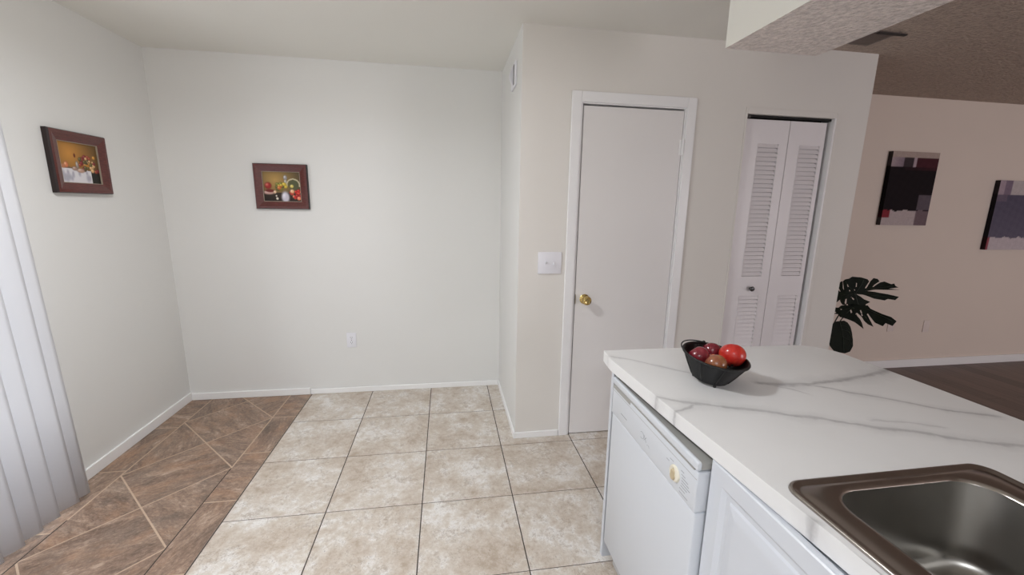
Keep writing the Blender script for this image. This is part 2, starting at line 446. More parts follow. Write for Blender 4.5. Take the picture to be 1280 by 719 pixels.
for k in range(-1, 11):
    cy = -.3575-k*.565
    d = [(xc, cy+hh), (xc-hw, cy), (xc, cy-hh), (xc+hw, cy)]
    d = clip(d, 1, .03, True)
    if len(d) >= 3: tile(d, 1, 0, gl, rot=random.choice([.35, -.4, .8, -.2]))
    cy2 = cy-hh
    for bx, s in ((IL, 1), (IR, -1)):
        tri = [(bx, cy2+hh), (bx, cy2-hh), (bx+s*hw, cy2)]
        tri = clip(tri, 1, .03, True)
        if len(tri) >= 3: tile(tri, 1, 0, gl, rot=random.choice([.5, 2.2, 1.2]))
# dark seam along the strip's edge and along the border joint
tile(rect(IR-.003, IR+.003, -6, -.93), 2, .0002)
tile(rect(IL-.003, IL+.003, -6, -1.25), 2, .0002)
me = bpy.data.meshes.new('floor'); fl.to_mesh(me); fl.free()
for m in (m_beige, m_brown, m_grout_d, m_grout_l): me.materials.append(m)
o = bpy.data.objects.new('floor', me); C.objects.link(o); struct(o)
struct(box(1.9, 7.2, -6, YL+.05, -.05, 0).build('floor_living', m_wood))

# ------------------------------------------------------------------ slab door
d1 = struct(empty('door_1', (.98, YF, 0)))
mb = MB(); cw = .058
mb.box(D0-cw, D0, YF-.014, YF-.0005, 0, DT+cw); mb.box(D1, D1+cw, YF-.014, YF-.0005, 0, DT+cw); mb.box(D0, D1, YF-.014, YF-.0005, DT, DT+cw)
part(mb, 'casing', m_casing, d1, bevel=.004)
mb = MB(); mb.box(D0, D0+.010, YF-.004, YF+.11, 0, DT); mb.box(D1-.010, D1, YF-.004, YF+.11, 0, DT); mb.box(D0+.01, D1-.01, YF-.004, YF+.11, DT-.006, DT)
part(mb, 'jamb', m_casing, d1)
part(box(D0+.002, D1-.002, YF+.05, YF+.06, .0, DT-.002), 'dark_gap', m_black, d1)
leaf = part(box(D0+.016, D1-.013, YF-.001, YF+.034, .006, DT-.016, bevel=.002), 'door_leaf', m_door, d1)
kn = part(MB().lathe([(.0, 0), (.031, 0), (.031, .004), (.026, .009), (.013, .012), (.011, .022), (.018, .030), (.027, .040), (.0285, .050), (.025, .060), (.017, .0645), (.012, .0625), (0, .0625)], (0, -1, 0), (.738, YF-.001, .912), 32), 'knob', m_brass, leaf, smooth=40)
part(box(D0+.0165, D0+.019, YF-.003, YF+.02, .882, .942), 'latch_plate', m_brass, leaf)
for hz in (1.83, .22):
    mb = MB(); mb.lathe([(0, 0), (.007, 0), (.007, .088), (0, .088)], (0, 0, 1), (1.2985, YF-.010, hz-.044), 12)
    mb.box(1.281, 1.3, YF-.005, YF+.002, hz-.044, hz+.044)
    part(mb, 'hinge', m_casing, d1, smooth=40)

# ------------------------------------------------------------------ bifold closet door
d2 = struct(empty('door_2', (2.01, YF, 0)))
mb = MB()
mb.box(B0-.012, B0, YF-.004, YF-.0003, 0, BT+.036); mb.box(B1, B1+.020, YF-.006, YF-.0003, 0, BT+.030); mb.box(B0, B1, YF-.004, YF-.0003, BT, BT+.036)
part(mb, 'jamb_edge', m_front, d2, bevel=.0015)
mb = MB(); mb.box(B1-.012, B1, YF-.004, YF+.11, 0, BT)
part(mb, 'jamb', m_casing, d2)
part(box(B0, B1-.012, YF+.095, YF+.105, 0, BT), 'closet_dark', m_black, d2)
part(box(B0+.002, B1-.014, YF+.018, YF+.045, BT-.014, BT-.0005), 'top_track', m_black, d2)
part(box(B0+.014, B0+.034, YF+.012, YF+.03, BT-.020, BT-.006), 'pivot_bracket', m_slot, d2)
def bileaf(x0, x1, l0, l1, name):
    ya, yb = YF+.022, YF+.050; zt = BT-.024
    mb = MB()
    def bx(a, b, c, d): mb.box(a, b, ya, yb, c, d)
    bx(x0, l0, .012, zt); bx(l1, x1, .012, zt)
    bx(l0, l1, .012, .15); bx(l0, l1, .906, 1.040); bx(l0, l1, 1.878, zt)
    for a, b, n in ((.15, .906, 28), (1.040, 1.878, 31)):
        st = (b-a)/n
        for i in range(n):
            z = a+st*i
            mb.quad([(l0, ya-.002, z+.004), (l1, ya-.002, z+.004), (l1, ya+.007, z+st+.001), (l0, ya+.007, z+st+.001)])
            mb.quad([(l0, ya-.002, z+.004), (l1, ya-.002, z+.004), (l1, ya+.014, z+.008), (l0, ya+.014, z+.008)])
        mb.box(l0, l1, ya+.018, ya+.022, a, b)
    # thin bead round each louvre field
    for a, b in ((.15, .906), (1.040, 1.878)):
        mb.box(l1, l1+.006, ya-.003, ya, a, b); mb.box(l0-.003, l0, ya-.002, ya, a, b)
    return part(mb, name, m_bif, d2)
lf = bileaf(B0+.010, 2.024, 1.818, 1.962, 'louvred_leaf')
lf2 = bileaf(2.029, B1-.038, 2.112, 2.256, 'louvred_leaf')
part(MB().lathe([(0, 0), (.008, 0), (.008, .008), (.015, .014), (.017, .022), (.012, .029), (0, .031)], (0, -1, 0), (1.893, YF+.022, .958), 20), 'knob', m_bknob, lf, smooth=40)

# ------------------------------------------------------------------ wall plates
def toggle_plate():
    r = empty('light_switch', (.5085, YF-.0005, 1.139)); X0, Z0 = .5085, 1.139
    mb = box(X0-.072, X0+.072, YF-.008, YF-.0005, Z0-.066, Z0+.066, bevel=.003)
    part(mb, 'cover_plate', m_plate, r, smooth=40)
    for s in (-1, 1):
        xx = X0+s*.0235
        mb = MB(); mb.box(xx-.0055, xx+.0055, YF-.0095, YF-.0075, Z0-.0125, Z0+.0125)
        tz = .012 if s < 0 else -.012
        mb.rings([[(xx-.0042, YF-.008, Z0-.006), (xx+.0042, YF-.008, Z0-.006), (xx+.0042, YF-.008, Z0+.006), (xx-.0042, YF-.008, Z0+.006)],
                  [(xx-.0035, YF-.022, Z0-.004+tz), (xx+.0035, YF-.022, Z0-.004+tz), (xx+.0035, YF-.022, Z0+.003+tz), (xx-.0035, YF-.022, Z0+.003+tz)]])
        tg = part(mb, 'toggle', m_plate, r)
        for sz in (-1, 1):
            part(MB().lathe([(0, 0), (.003, 0), (.003, .0015), (0, .0018)], (0, -1, 0), (xx, YF-.008, Z0+sz*.030), 10), 'screw', m_plate, r)
    return tag(r, 'white double toggle light switch plate beside the white slab door', 'light switch')
toggle_plate()
def outlet(name, x, y, z, label, mat, slots=True, w=.035, h=.0585, cat='power outlet'):
    r = empty(name, (x, y-.0005, z))
    part(box(x-w, x+w, y-.006, y-.0005, z-h, z+h, bevel=.002), 'cover_plate', mat, r, smooth=40)
    for s in (-1, 1):
        rc = part(MB().lathe([(0, 0), (.0165, 0), (.0165, .0015), (0, .0015)], (0, -1, 0), (x, y-.006, z+s*.0195), 20), 'receptacle', mat, r)
        if slots:
            mb = MB(); zz = z+s*.0195
            for dx in (-.006, .006): mb.box(x+dx-.0012, x+dx+.0012, y-.0082, y-.0074, zz-.001, zz+.008)
            mb.lathe([(0, 0), (.0024, 0), (.0024, .0008), (0, .0008)], (0, -1, 0), (x, y-.0074, zz-.008), 10)
            part(mb, 'slots', m_slot, rc)
    part(MB().lathe([(0, 0), (.003, 0), (.003, .001), (0, .0013)], (0, -1, 0), (x, y-.006, z), 10), 'screw', m_slot if slots else mat, r)
    return tag(r, label, cat)
outlet('power_outlet', -.838, 0, .429, 'white duplex power outlet low on the nook back wall', m_plate)
outlet('power_outlet', 4.44, YL, .405, 'beige wall plate on the living room wall, clear of the plant leaves', m_ivory, False)
outlet('power_outlet', 4.035, YL, .425, 'beige wall plate half hidden behind the monstera leaf tip', m_ivory, False)

# small box high on the side wall
r = empty('wall_sensor', (XC-.0005, -.585, 2.225))
part(box(XC-.012, XC-.0005, -.66, -.51, 2.165, 2.30, bevel=.004), 'back_plate', m_plate, r, smooth=40)
mb = MB(); rs = []
for i in range(9):
    a = i/8; rs.append([(XC-.012-.02*math.sin(PI*a), -.60, 2.175+.115*a), (XC-.012-.02*math.sin(PI*a), -.565, 2.175+.115*a), (XC-.0125, -.565, 2.175+.115*a), (XC-.0125, -.60, 2.175+.115*a)])
mb.rings(rs)
part(mb, 'curved_cover', m_plate, r)
part(box(XC-.0135, XC-.012, -.625, -.603, 2.178, 2.287), 'grille', m_slot, r)
tag(r, 'small white plastic box with curved cover high on the nook side wall', 'wall box')

# ------------------------------------------------------------------ paintings
def srgb_mix(a, b, f): return tuple(x+(y-x)*f for x, y in zip(a, b))
def ell(c, x, y, cx, cy, rx, ry, col, hl=None, soft=.25):
    d = math.hypot((x-cx)/rx, (y-cy)/ry)
    if d < 1+soft:
        f = 1 if d < 1-soft else (1+soft-d)/(2*soft)
        cc = col
        if hl:
            h = max(0, 1-math.hypot((x-cx+.35*rx)/(rx*.7), (y-cy-.35*ry)/(ry*.7)))
            cc = srgb_mix(col, hl, min(1, h*1.1))
            if d > .6: cc = srgb_mix(cc, tuple(v*.55 for v in col), min(1, (d-.6)*1.2))
        c = srgb_mix(c, cc, f)
    return c
rnd = random.Random(3)
flA = [(rnd.uniform(.5, .95), rnd.uniform(.3, .68), rnd.uniform(.02, .05), rnd.choice([(150,70,50),(196,140,60),(92,84,48),(120,40,44),(210,170,120),(70,66,40)])) for _ in range(34)]
folds = [(rnd.uniform(0, .8), rnd.uniform(0, .32), rnd.uniform(.02, .05)) for _ in range(14)]
def stillA(x, y):
    c = srgb_mix((196, 138, 66), (86, 66, 40), min(1, math.hypot((x-.28)*1.0, (y-.72)*.9)*1.25))
    if y < .34+.05*math.sin(x*7): c = srgb_mix((120, 100, 84), (70, 52, 40), x)
    # white cloth
    if x < .80 and y < .36-.12*max(0, x-.45):
        c = (214, 212, 216)
        for fx, fy, fr in folds: c = ell(c, x, y, fx, fy, fr, fr*1.9, (168, 166, 178), None, .6)
    if x > .76 and y < .36: c = (34, 32, 28)
    c = ell(c, x, y, .40, .68, .022, .05, (92, 34, 26))
    c = ell(c, x, y, .16, .44, .055, .075, (206, 122, 84), (238, 190, 150))
    c = ell(c, x, y, .09, .40, .05, .05, (178, 120, 90))
    c = ell(c, x, y, .43, .45, .035, .10, (150, 140, 132), (214, 208, 204))
    c = ell(c, x, y, .66, .48, .12, .10, (190, 130, 56), (226, 178, 96))
    c = ell(c, x, y, .57, .58, .06, .08, (132, 50, 48), (190, 104, 92))
    for fx, fy, fr, fc in flA: c = ell(c, x, y, fx, fy, fr, fr*1.15, fc, tuple(min(255, v+50) for v in fc))
    c = ell(c, x, y, .50, .32, .10, .055, (186, 150, 132), (222, 200, 186))
    c = ell(c, x, y, .36, .36, .07, .05, (160, 130, 116), (212, 192, 184))
    return c
flB = [(rnd.uniform(.36, .60), rnd.uniform(.40, .60), rnd.uniform(.03, .055), rnd.choice([(206,180,70),(120,120,54),(180,96,50),(216,196,110),(84,90,46)])) for _ in range(20)]
flC = [(rnd.uniform(.72, .97), rnd.uniform(.08, .38), rnd.uniform(.03, .06), rnd.choice([(190,44,38),(214,70,56),(150,30,30),(228,130,100)])) for _ in range(22)]
def stillB(x, y):
    c = srgb_mix((178, 144, 84), (88, 74, 52), min(1, math.hypot((x-.32), (y-.72))*1.5))
    if y < .30: c = srgb_mix((40, 32, 28), (58, 46, 38), y/.3)
    c = ell(c, x, y, .14, .30, .16, .07, (186, 150, 140), (220, 196, 186))
    c = ell(c, x, y, .13, .53, .09, .11, (150, 46, 42), (214, 120, 104))
    c = ell(c, x, y, .17, .36, .12, .05, (104, 40, 36))
    c = ell(c, x, y, .60, .80, .05, .09, (148, 146, 150), (216, 214, 218))
    c = ell(c, x, y, .60, .66, .04, .10, (160, 156, 146), (214, 210, 200))
    c = ell(c, x, y, .82, .58, .15, .17, (84, 88, 62))
    d = math.hypot((x-.80)/.17, (y-.56)/.20)
    if abs(d-1) < .10 and y > .5: c = (190, 180, 150)
    for fx, fy, fr, fc in flB: c = ell(c, x, y, fx, fy, fr, fr*1.2, fc, tuple(min(255, v+45) for v in fc))
    c = ell(c, x, y, .76, .52, .05, .06, (210, 192, 100), (238, 226, 160))
    c = ell(c, x, y, .42, .46, .055, .07, (190, 104, 56), (226, 160, 104))
    c = ell(c, x, y, .57, .15, .11, .20, (196, 192, 204), (228, 226, 236))
    c = ell(c, x, y, .30, .32, .04, .055, (220, 186, 150), (242, 224, 204))
    for fx, fy, fr, fc in flC: c = ell(c, x, y, fx, fy, fr, fr*1.2, fc, tuple(min(255, v+50) for v in fc))
    c = ell(c, x, y, .76, .35, .06, .07, (222, 170, 126), (244, 214, 184))
    c = ell(c, x, y, .35, .10, .035, .045, (216, 206, 190), (240, 234, 226))
    c = ell(c, x, y, .33, .19, .02, .03, (214, 204, 190))
    return c
def painted_grid(P, nx, ny, fn, name, mat, parent):
    """P(u,v)->point; colour fn(u,v) as sRGB 0..255"""
    bm = bmesh.new()
    V = [[bm.verts.new(P(i/nx, j/ny)) for i in range(nx+1)] for j in range(ny+1)]
    for j in range(ny):
        for i in range(nx): bm.faces.new((V[j][i], V[j][i+1], V[j+1][i+1], V[j+1][i]))
    bm.verts.index_update()
    me = bpy.data.meshes.new(name); bm.to_mesh(me); bm.free()
    ca = me.color_attributes.new('Col', 'FLOAT_COLOR', 'POINT')
    k = 0
    for j in range(ny+1):
        for i in range(nx+1):
            ca.data[k].color = L4(tuple(max(0, min(255, v)) for v in fn(i/nx, j/ny))); k += 1
    me.materials.append(mat)
    o = bpy.data.objects.new(name, me); C.objects.link(o); o.parent = parent
    return o
def picture(w, h, fn, rot, loc, label, deep=.028):
    """local frame: x across, z up, -y out of the wall"""
    r = empty('framed_picture', loc); r.rotation_euler = (0, 0, rot)
    fw = .052
    prof = [(0, 0), (0, deep*.75), (.004, deep), (.018, deep*1.0), (.030, deep*.86), (.042, deep*.72), (fw, deep*.62), (fw, 0)]
    rs = []
    for sx, sz in ((-1, -1), (1, -1), (1, 1), (-1, 1)):
        rs.append([(sx*(w/2-a), -d, sz*(h/2-a)) for a, d in prof])
    mb = MB(); rs.append(rs[0]); mb.rings(rs, False, False, True)
    for f in mb.bm.faces:
        c = f.calc_center_median()
        f.material_index = 1 if (abs(c.x) > w/2-.006 or abs(c.z) > h/2-.006) else 0
    mb.build('frame', [m_frame, m_frame_dark], r)
    mb = MB(); a, b2 = w/2-fw, h/2-fw; t_ = .003
    mb.box(-a, a, -deep*.6, -deep*.3, -b2, -b2+t_); mb.box(-a, a, -deep*.6, -deep*.3, b2-t_, b2)
    mb.box(-a, -a+t_, -deep*.6, -deep*.3, -b2+t_, b2-t_); mb.box(a-t_, a, -deep*.6, -deep*.3, -b2+t_, b2-t_)
    mb.build('fillet', m_fillet, r)
    painted_grid(lambda u, v: ((u-.5)*2*a, -deep*.35, (v-.5)*2*b2), 90, 72, fn, 'painting', m_paint, r)
    return tag(r, label, 'picture')
picture(.352, .31, stillB, 0, (-1.241, -.0005, 1.577), 'mahogany framed fruit still life with red fruit and white vase, nook back wall')
picture(.350, .31, stillA, PI/2, (XL+.0005, -.640, 1.652), 'mahogany framed golden still life with white cloth, nook left wall')

def canvas1(u, v):
    c = (26, 19, 23)
    n = math.sin(u*31+v*17)*math.sin(v*43-u*11)*2
    if v > .93: c = (176, 158, 150)
    elif v > .80:
        if u < .26: c = srgb_mix((176, 158, 160), (134, 118, 130), u/.26)
        elif u < .46: c = (62, 52, 56)
        elif u < .54: c = (176, 156, 164)
        else: c = (72, 34, 42)
    elif v > .76 and u > .3: c = srgb_mix((26, 19, 23), (62, 28, 36), u)
    if u > .72 and .22 < v < .42: c = (96, 86, 94)
    e = .205+.008*math.sin(u*17)+.005*math.sin(u*41)
    if v < e:
        c = (184, 170, 170) if u < .72 else (122, 106, 112)
        if u < .16 and v > .10: c = (132, 46, 56)
    if u > .74 and v < .2: c = (116, 98, 104)
    return tuple(x+n for x in c)
def canvas2(u, v):
    n = math.sin(u*29+v*23)*math.sin(v*37-u*13)*3
    c = srgb_mix((104, 98, 114), (84, 78, 96), v)
    if v > .80: c = (168, 150, 160) if u < .14 else ((128, 112, 128) if u < .3 else (186, 176, 176))
    elif u < .25 and v > .7: c = (108, 96, 112)
    e = .18+.010*math.sin(u*19)+.006*math.sin(u*53)
    if v < e:
        c = (196, 184, 188)
        if u < .06: c = (146, 74, 84)
    return tuple(x+n for x in c)
def canvas(x0, x1, z0, z1, fn, edge, label):
    r = empty('canvas_picture', ((x0+x1)/2, YL-.0005, (z0+z1)/2))
    cx, cz = (x0+x1)/2, (z0+z1)/2; w, h = x1-x0, z1-z0; dp = .038
    painted_grid(lambda u, v: (w*(u-.5), -dp, h*(v-.5)), 48, 72, fn, 'canvas_front', m_canvas, r)
    # wrapped edges: left, right, top, bottom
    def ed(P, f2, nm): painted_grid(P, 4, 60, f2, nm, m_canvas, r)
    dark = lambda u, v: tuple(x*edge for x in fn(.02, v))
    ed(lambda u, v: (-w/2, -dp*u, h*(v-.5)), dark, 'wrapped_edge')
    ed(lambda u, v: (w/2, -dp*u, h*(v-.5)), lambda u, v: tuple(x*.8 for x in fn(.98, v)), 'wrapped_edge')
    ed(lambda u, v: (w*(v-.5), -dp*u, h/2), lambda u, v: tuple(x*.9 for x in fn(v, .99)), 'wrapped_edge')
    ed(lambda u, v: (w*(v-.5), -dp*u, -h/2), lambda u, v: tuple(x*.7 for x in fn(v, .01)), 'wrapped_edge')
    return tag(r, label, 'painting')
canvas(3.665, 4.145, 1.362, 1.985, canvas1, .35, 'dark charcoal and maroon abstract canvas hanging above the monstera')
canvas(4.865, 5.345, 1.145, 1.775, canvas2, .3, 'slate blue abstract canvas with white lower band, lower and further along living wall')

# ------------------------------------------------------------------ vertical blind
r = empty('vertical_blind', (-1.9, -1.1, 0))
part(box(-1.96, -1.90, -3.1, -1.13, 2.08, 2.12), 'head_rail', m_trim, r)
ys = [-1.093, -1.160, -1.258, -1.343, -1.427]
while ys[-1] > -2.9: ys.append(ys[-1]-.085)
for i, y in enumerate(ys):
    mb = MB(); rows = []
    xo = [-.004, 0, -.004, -.002, 0][i] if i < 5 else random.uniform(-.004, .003)
    for z in (.030, .6, 1.3, 2.08):
        row = []
        for k in range(7):
            a = k/6; bow = .005*math.sin(PI*a)
            row.append((-1.872+xo-.044*a+bow-.012*z, y-.082*a-.022*z, z))
        rows.append(row)
    mb.rings(rows, False, False, False)
    sl = part(mb, 'slat', m_blind, r, smooth=60)
    so = sl.modifiers.new('thick', 'SOLIDIFY'); so.thickness = .0012
tag(r, 'white vertical blind slats hanging at the patio opening on the left', 'blind')

# ------------------------------------------------------------------ worktop, cabinet, dishwasher, sink
CT0, CT1 = .866, .91
def arc(cx, cy, rr, a0, a1, n): return [(cx+rr*math.cos(math.radians(a0+(a1-a0)*i/n)), cy+rr*math.sin(math.radians(a0+(a1-a0)*i/n))) for i in range(n+1)]
outer = [(.502, -1.826), (.512, -1.735)] + [(.74, -1.735)] + arc(1.335, -1.888, .13, 80, 0, 14) + [(1.468, -2.2), (1.464, -2.5), (1.456, -3.6), (.620, -3.6), (.561, -2.716), (.540, -2.42), (.525, -2.229)]
SK = (.575, 1.086, -3.36, -2.557)
def rrect(x0, x1, y0, y1, rr, n=10):
    return arc(x1-rr, y1-rr, rr, 0, 90, n)+arc(x0+rr, y1-rr, rr, 90, 180, n)+arc(x0+rr, y0+rr, rr, 180, 270, n)+arc(x1-rr, y0+rr, rr, 270, 360, n)
hole = rrect(SK[0]+.012, SK[1]-.012, SK[2]+.012, SK[3]-.012, .03, 6)
bm = bmesh.new()
def loop(pts, z):
    vs = [bm.verts.new((x, y, z)) for x, y in pts]
    return vs, [bm.edges.new((vs[i], vs[(i+1) % len(vs)])) for i in range(len(vs))]
ov, oe = loop(outer, CT1); hv, he = loop(hole, CT1)
bmesh.ops.triangle_fill(bm, use_beauty=True, edges=oe+he)
top_faces = bm.faces[:]
ob, hb = {}, {}
m0 = {v: bm.verts.new((v.co.x, v.co.y, CT0)) for v in ov+hv}
for f in top_faces: bm.faces.new([m0[v] for v in reversed(f.verts)])
for vs in (ov, hv):
    for i in range(len(vs)):
        a, b = vs[i], vs[(i+1) % len(vs)]; bm.faces.new((a, b, m0[b], m0[a]))
bmesh.ops.recalc_face_normals(bm, faces=bm.faces[:])
me = bpy.data.meshes.new('worktop'); bm.to_mesh(me); bm.free(); me.materials.append(m_marble)
wt = bpy.data.objects.new('worktop', me); C.objects.link(wt)
bv = wt.modifiers.new('bevel', 'BEVEL'); bv.width = .0025; bv.segments = 2; bv.limit_method = 'ANGLE'; bv.angle_limit = math.radians(50)
tag(wt, 'white marble peninsula worktop with grey veins and one rounded corner', 'countertop')

# base cabinet carcass (panels only, so the dishwasher has its bay)
cb = empty('base_cabinet', (1.0, -2.7, 0))
part(box(.537, 1.43, -1.790, -1.768, 0, CT0-.0005), 'end_panel', m_cab, cb, bevel=.001)
part(box(1.412, 1.43, -3.6, -1.790, 0, CT0-.0005), 'back_panel', m_cab, cb)
part(box(.560, 1.412, -2.412, -2.396, .10, CT0-.0005), 'bay_divider', m_cab, cb)
part(box(.620, 1.412, -3.6, -2.412, .09, .11), 'floor_panel', m_cab, cb)
part(box(.64, .655, -3.6, -2.40, 0, .09), 'toe_board', m_cab, cb)
mb = MB(); mb.box(.556, .566, -2.446, -2.39, .10, CT0-.001); mb.box(.578, .588, -3.6, -2.446, CT0-.03, CT0-.001)
part(mb, 'face_frame', m_cab, cb)
# raised panel doors, on the same slight skew as the worktop edge
def cab_door(y1, y0, xa):
    """y1 far edge, y0 near edge; outer face at x=xa"""
    z0, z1 = .115, CT0-.004
    def R(ins, x): return [(x, y1-ins, z0+ins), (x, y1-ins, z1-ins), (x, y0+ins, z1-ins), (x, y0+ins, z0+ins)]
    mb = MB()
    mb.rings([R(0, xa+.018), R(0, xa+.003), R(.003, xa), R(.044, xa), R(.050, xa+.004), R(.056, xa+.0085), R(.068, xa+.0085), R(.074, xa+.005), R(.092, xa+.0015), R(.098, xa+.001)], True, True)
    o = part(mb, 'door', m_cab, cb)
    return o
cab_door(-2.394, -2.83, .540); cab_door(-2.836, -3.27, .556)
tag(cb, 'white base cabinet with raised panel door under the sink', 'cabinet')

# dishwasher
dw = empty('dishwasher', (.80, -2.11, 0))
DX, DA, DB = .511, -2.387, -1.848
part(box(.56, 1.10, DA+.004, DB-.004, .02, .832), 'tub_body', m_appg, dw)
part(box(DX+.003, .558, DA, DB, .135, .703, bevel=.006, seg=3), 'door_panel', m_app, dw, smooth=40)
mb = MB()
con = part(box(DX, .558, DA, DB, .7045, .8205, bevel=.005, seg=3), 'control_panel', m_app, dw, smooth=40)
part(box(DX-.002, DX+.011, DA, DB, .8235, .848, bevel=.005, seg=4), 'top_rail', m_app, dw, smooth=40)
part(box(DX+.0105, .59, DA+.002, DB-.002, .826, .843), 'top_strip_shade', m_recess, dw)  # darker grey paints in the worktop's shade behind the rail lip
# groove and pocket handle under the rail
part(box(DX-.0012, DX+.004, DA+.015, DB-.006, .8195, .8240), 'handle_groove', m_recess, dw)
part(box(DX-.0010, DX+.004, DB-.150, DB-.006, .808, .8205), 'handle_pocket', m_recess, dw)
dial = part(MB().lathe([(0, 0), (.0235, 0), (.0235, .002), (.0215, .005), (.018, .006), (0, .006)], (-1, 0, 0), (DX, -2.292, .7535), 28), 'dial', m_cream, dw, smooth=40)
mb = MB()
def grip(y, z, x0, x1, w0, w1, hh):
    rs = []
    for x, s in ((x0, 1), (x1, .8)):
        rs.append([(x, y+w0*s*math.cos(a)*(1 if math.sin(a) < 0 else .75), z+hh*s*math.sin(a)) for a in [2*PI*i/20 for i in range(20)]])
    mb.rings(rs)
grip(-2.292, .7525, DX-.005, DX-.0105, .0115, .01, .0195)
part(mb, 'dial_grip', m_tan, dial, smooth=30)
# printed legend
def dash(y, z, l, tk=.0011): part(box(DX-.0004, DX+.001, y-l, y, z-tk, z+tk), 'printed_mark', m_print, con)
dash(DB-.083, .742, .050, .0014)
for k, (yy, zz, l) in enumerate([(-2.262, .781, .018), (-2.318, .781, .014), (-2.321, .7715, .018), (-2.324, .7635, .030), (-2.324, .755, .034), (-2.324, .747, .040), (-2.322, .739, .030), (-2.318, .7295, .026), (-2.318, .719, .040), (-2.245, .770, .014)]): dash(yy, zz, l, .0009)
pts = []
for i in range(15):
    a = math.radians(40+i*19); pts.append((DX-.0002, -2.094+.013*math.cos(a), .752+.011*math.sin(a)))
part(MB().tube(pts, .0007, 5), 'printed_emblem', m_print, con)
for s in (-1, 1): part(MB().tube([(DX-.0002, -2.116-.008*s, .760), (DX-.0002, -2.116+.008*s, .743)], .0007, 5), 'printed_mark', m_print, con)
part(MB().tube([(DX-.0002, -2.129, .738), (DX-.0002, -2.137, .742), (DX-.0002, -2.145, .737)], .0006, 5), 'printed_mark', m_print, con)
part(box(DX-.0004, .55, DA+.002, DB-.002, .7995, .8005), 'panel_seam', m_recess, dw)
part(box(.585, .592, DA+.006, DB-.006, .008, .13), 'toe_plate', m_galv, dw)
tag(dw, 'white built-in dishwasher with a cream dial under the worktop', 'dishwasher')

# sink
sk = empty('kitchen_sink', (.83, -2.95, .9))
BW = (.648, 1.012, -3.30, -2.596)
def lp(x0, x1, y0, y1, rr, z): return [(x, y, z) for x, y in rrect(x0, x1, y0, y1, rr, 10)]
def ins(b, d): return (b[0]+d, b[1]-d, b[2]+d, b[3]-d)
mb = MB()
mb.rings([lp(*ins(SK, 0), .040, CT1+.0004), lp(*ins(SK, .001), .039, CT1+.004), lp(*ins(SK, .004), .037, CT1+.0068), lp(*ins(SK, .009), .033, CT1+.0062), lp(*ins(SK, .014), .030, CT1+.0028), lp(*ins(SK, .019), .027, CT1+.0022), lp(*ins(SK, .022), .025, CT1+.0036),
          lp(*ins(BW, -.009), .074, CT1+.0036), lp(*ins(BW, -.003), .069, CT1+.0020), lp(*ins(BW, 0), .066, CT1-.003)], False, False)
part(mb, 'rim', m_steel, sk, smooth=60)
mb = MB()
rs = [lp(*ins(BW, 0), .066, CT1-.003), lp(*ins(BW, .003), .066, CT1-.02), lp(*ins(BW, .027), .064, CT1-.118), lp(*ins(BW, .033), .062, CT1-.135)]
for a in (15, 30, 45, 60, 75, 90):
    A = math.radians(a); rs.append(lp(*ins(BW, .033+.05*(1-math.cos(A))), .062*(1-.3*(1-math.cos(A))), CT1-.135-.051*math.sin(A)))
rs.append(lp(*ins(BW, .11), .04, CT1-.189)); rs.append(lp(*ins(BW, .145), .03, CT1-.191))
mb.rings(rs, False, True)
part(mb, 'basin', m_basin, sk, smooth=60)
part(MB().lathe([(0, 0), (.045, 0), (.045, .002), (.036, .003), (.030, .0015), (0, .0015)], (0, 0, 1), (.83, -2.95, CT1-.1908), 28), 'drain', m_steel, sk, smooth=40)
tag(sk, 'stainless steel drop-in kitchen sink set in the marble worktop', 'sink')

# ------------------------------------------------------------------ fruit bowl
BC = Vector((.758, -2.058, CT1))
fb = empty('fruit_bowl', BC)
tilt = Matrix.Rotation(math.radians(7), 3, 'X') @ Matrix.Rotation(math.radians(5), 3, 'Y')
def bp(rr, z, a): return BC + (tilt @ Vector((rr*math.cos(a), rr*math.sin(a), z-.045))) + Vector((0, 0, .045))
def brad(h): # radius of the bowl wall by height
    return .048+.056*(h/.095)**.85
Z0, Z1 = .012, .090
def circ(rr, z, n=40): return [bp(rr, z, 2*PI*i/n) for i in range(n)]
mb = MB(); mb.tube(circ(brad(Z1-.005)+.001, Z1), .0042, 8, True)
part(mb, 'rim', m_blackm, fb, smooth=60)
mb = MB()
nr = 26
for i in range(nr):
    z = Z0+(Z1-.004-Z0)*i/(nr-1); mb.tube(circ(brad(z-.004), z, 36), .00185, 6, True)
for rr in (.008, .018, .028, .038, .046): mb.tube(circ(rr, Z0-.001, 24), .0022, 5, True)
part(mb, 'wire_coils', m_blackm, fb, smooth=60)
mb = MB()
for k in range(9):
    a = 2*PI*k/9+.2; mb.tube([bp(.006, Z0-.003, a), bp(.046, Z0-.003, a), bp(brad(.02)+.002, .024, a), bp(brad(.05)+.002, .054, a), bp(brad(Z1-.005)+.002, Z1, a)], .0022, 6)
part(mb, 'ribs', m_blackm, fb, smooth=60)
for k in range(3):
    a = math.radians(-112+120*k)
    q = bp(.062, .022, a); e = BC+Vector((.055*math.cos(a), .055*math.sin(a), .0045))
    mb = MB(); mb.tube([q, e+Vector((0, 0, .008)), e], [.003, .004, .0042], 8); mb.lathe([(0, 0), (.004, .0005), (.005, .004), (.003, .008), (0, .009)], (0, 0, 1), e-Vector((0, 0, .0045)), 12)
    part(mb, 'foot', m_blackm, fb, smooth=60)
mb = MB()
hp = [bp(.104+.004*math.sin(PI*i/16), Z1+.002+.007*math.sin(PI*i/16), math.radians(205-i*8.0)) for i in range(17)]
mb.tube(hp, .0022, 6); mb.lathe([(0, -.005), (.005, -.003), (.006, 0), (.005, .003), (0, .005)], (1, 0, 0), hp[-1], 12)
part(mb, 'handle', m_blackm, fb, smooth=60)
tag(fb, 'black wire fruit bowl standing on the marble worktop', 'bowl')
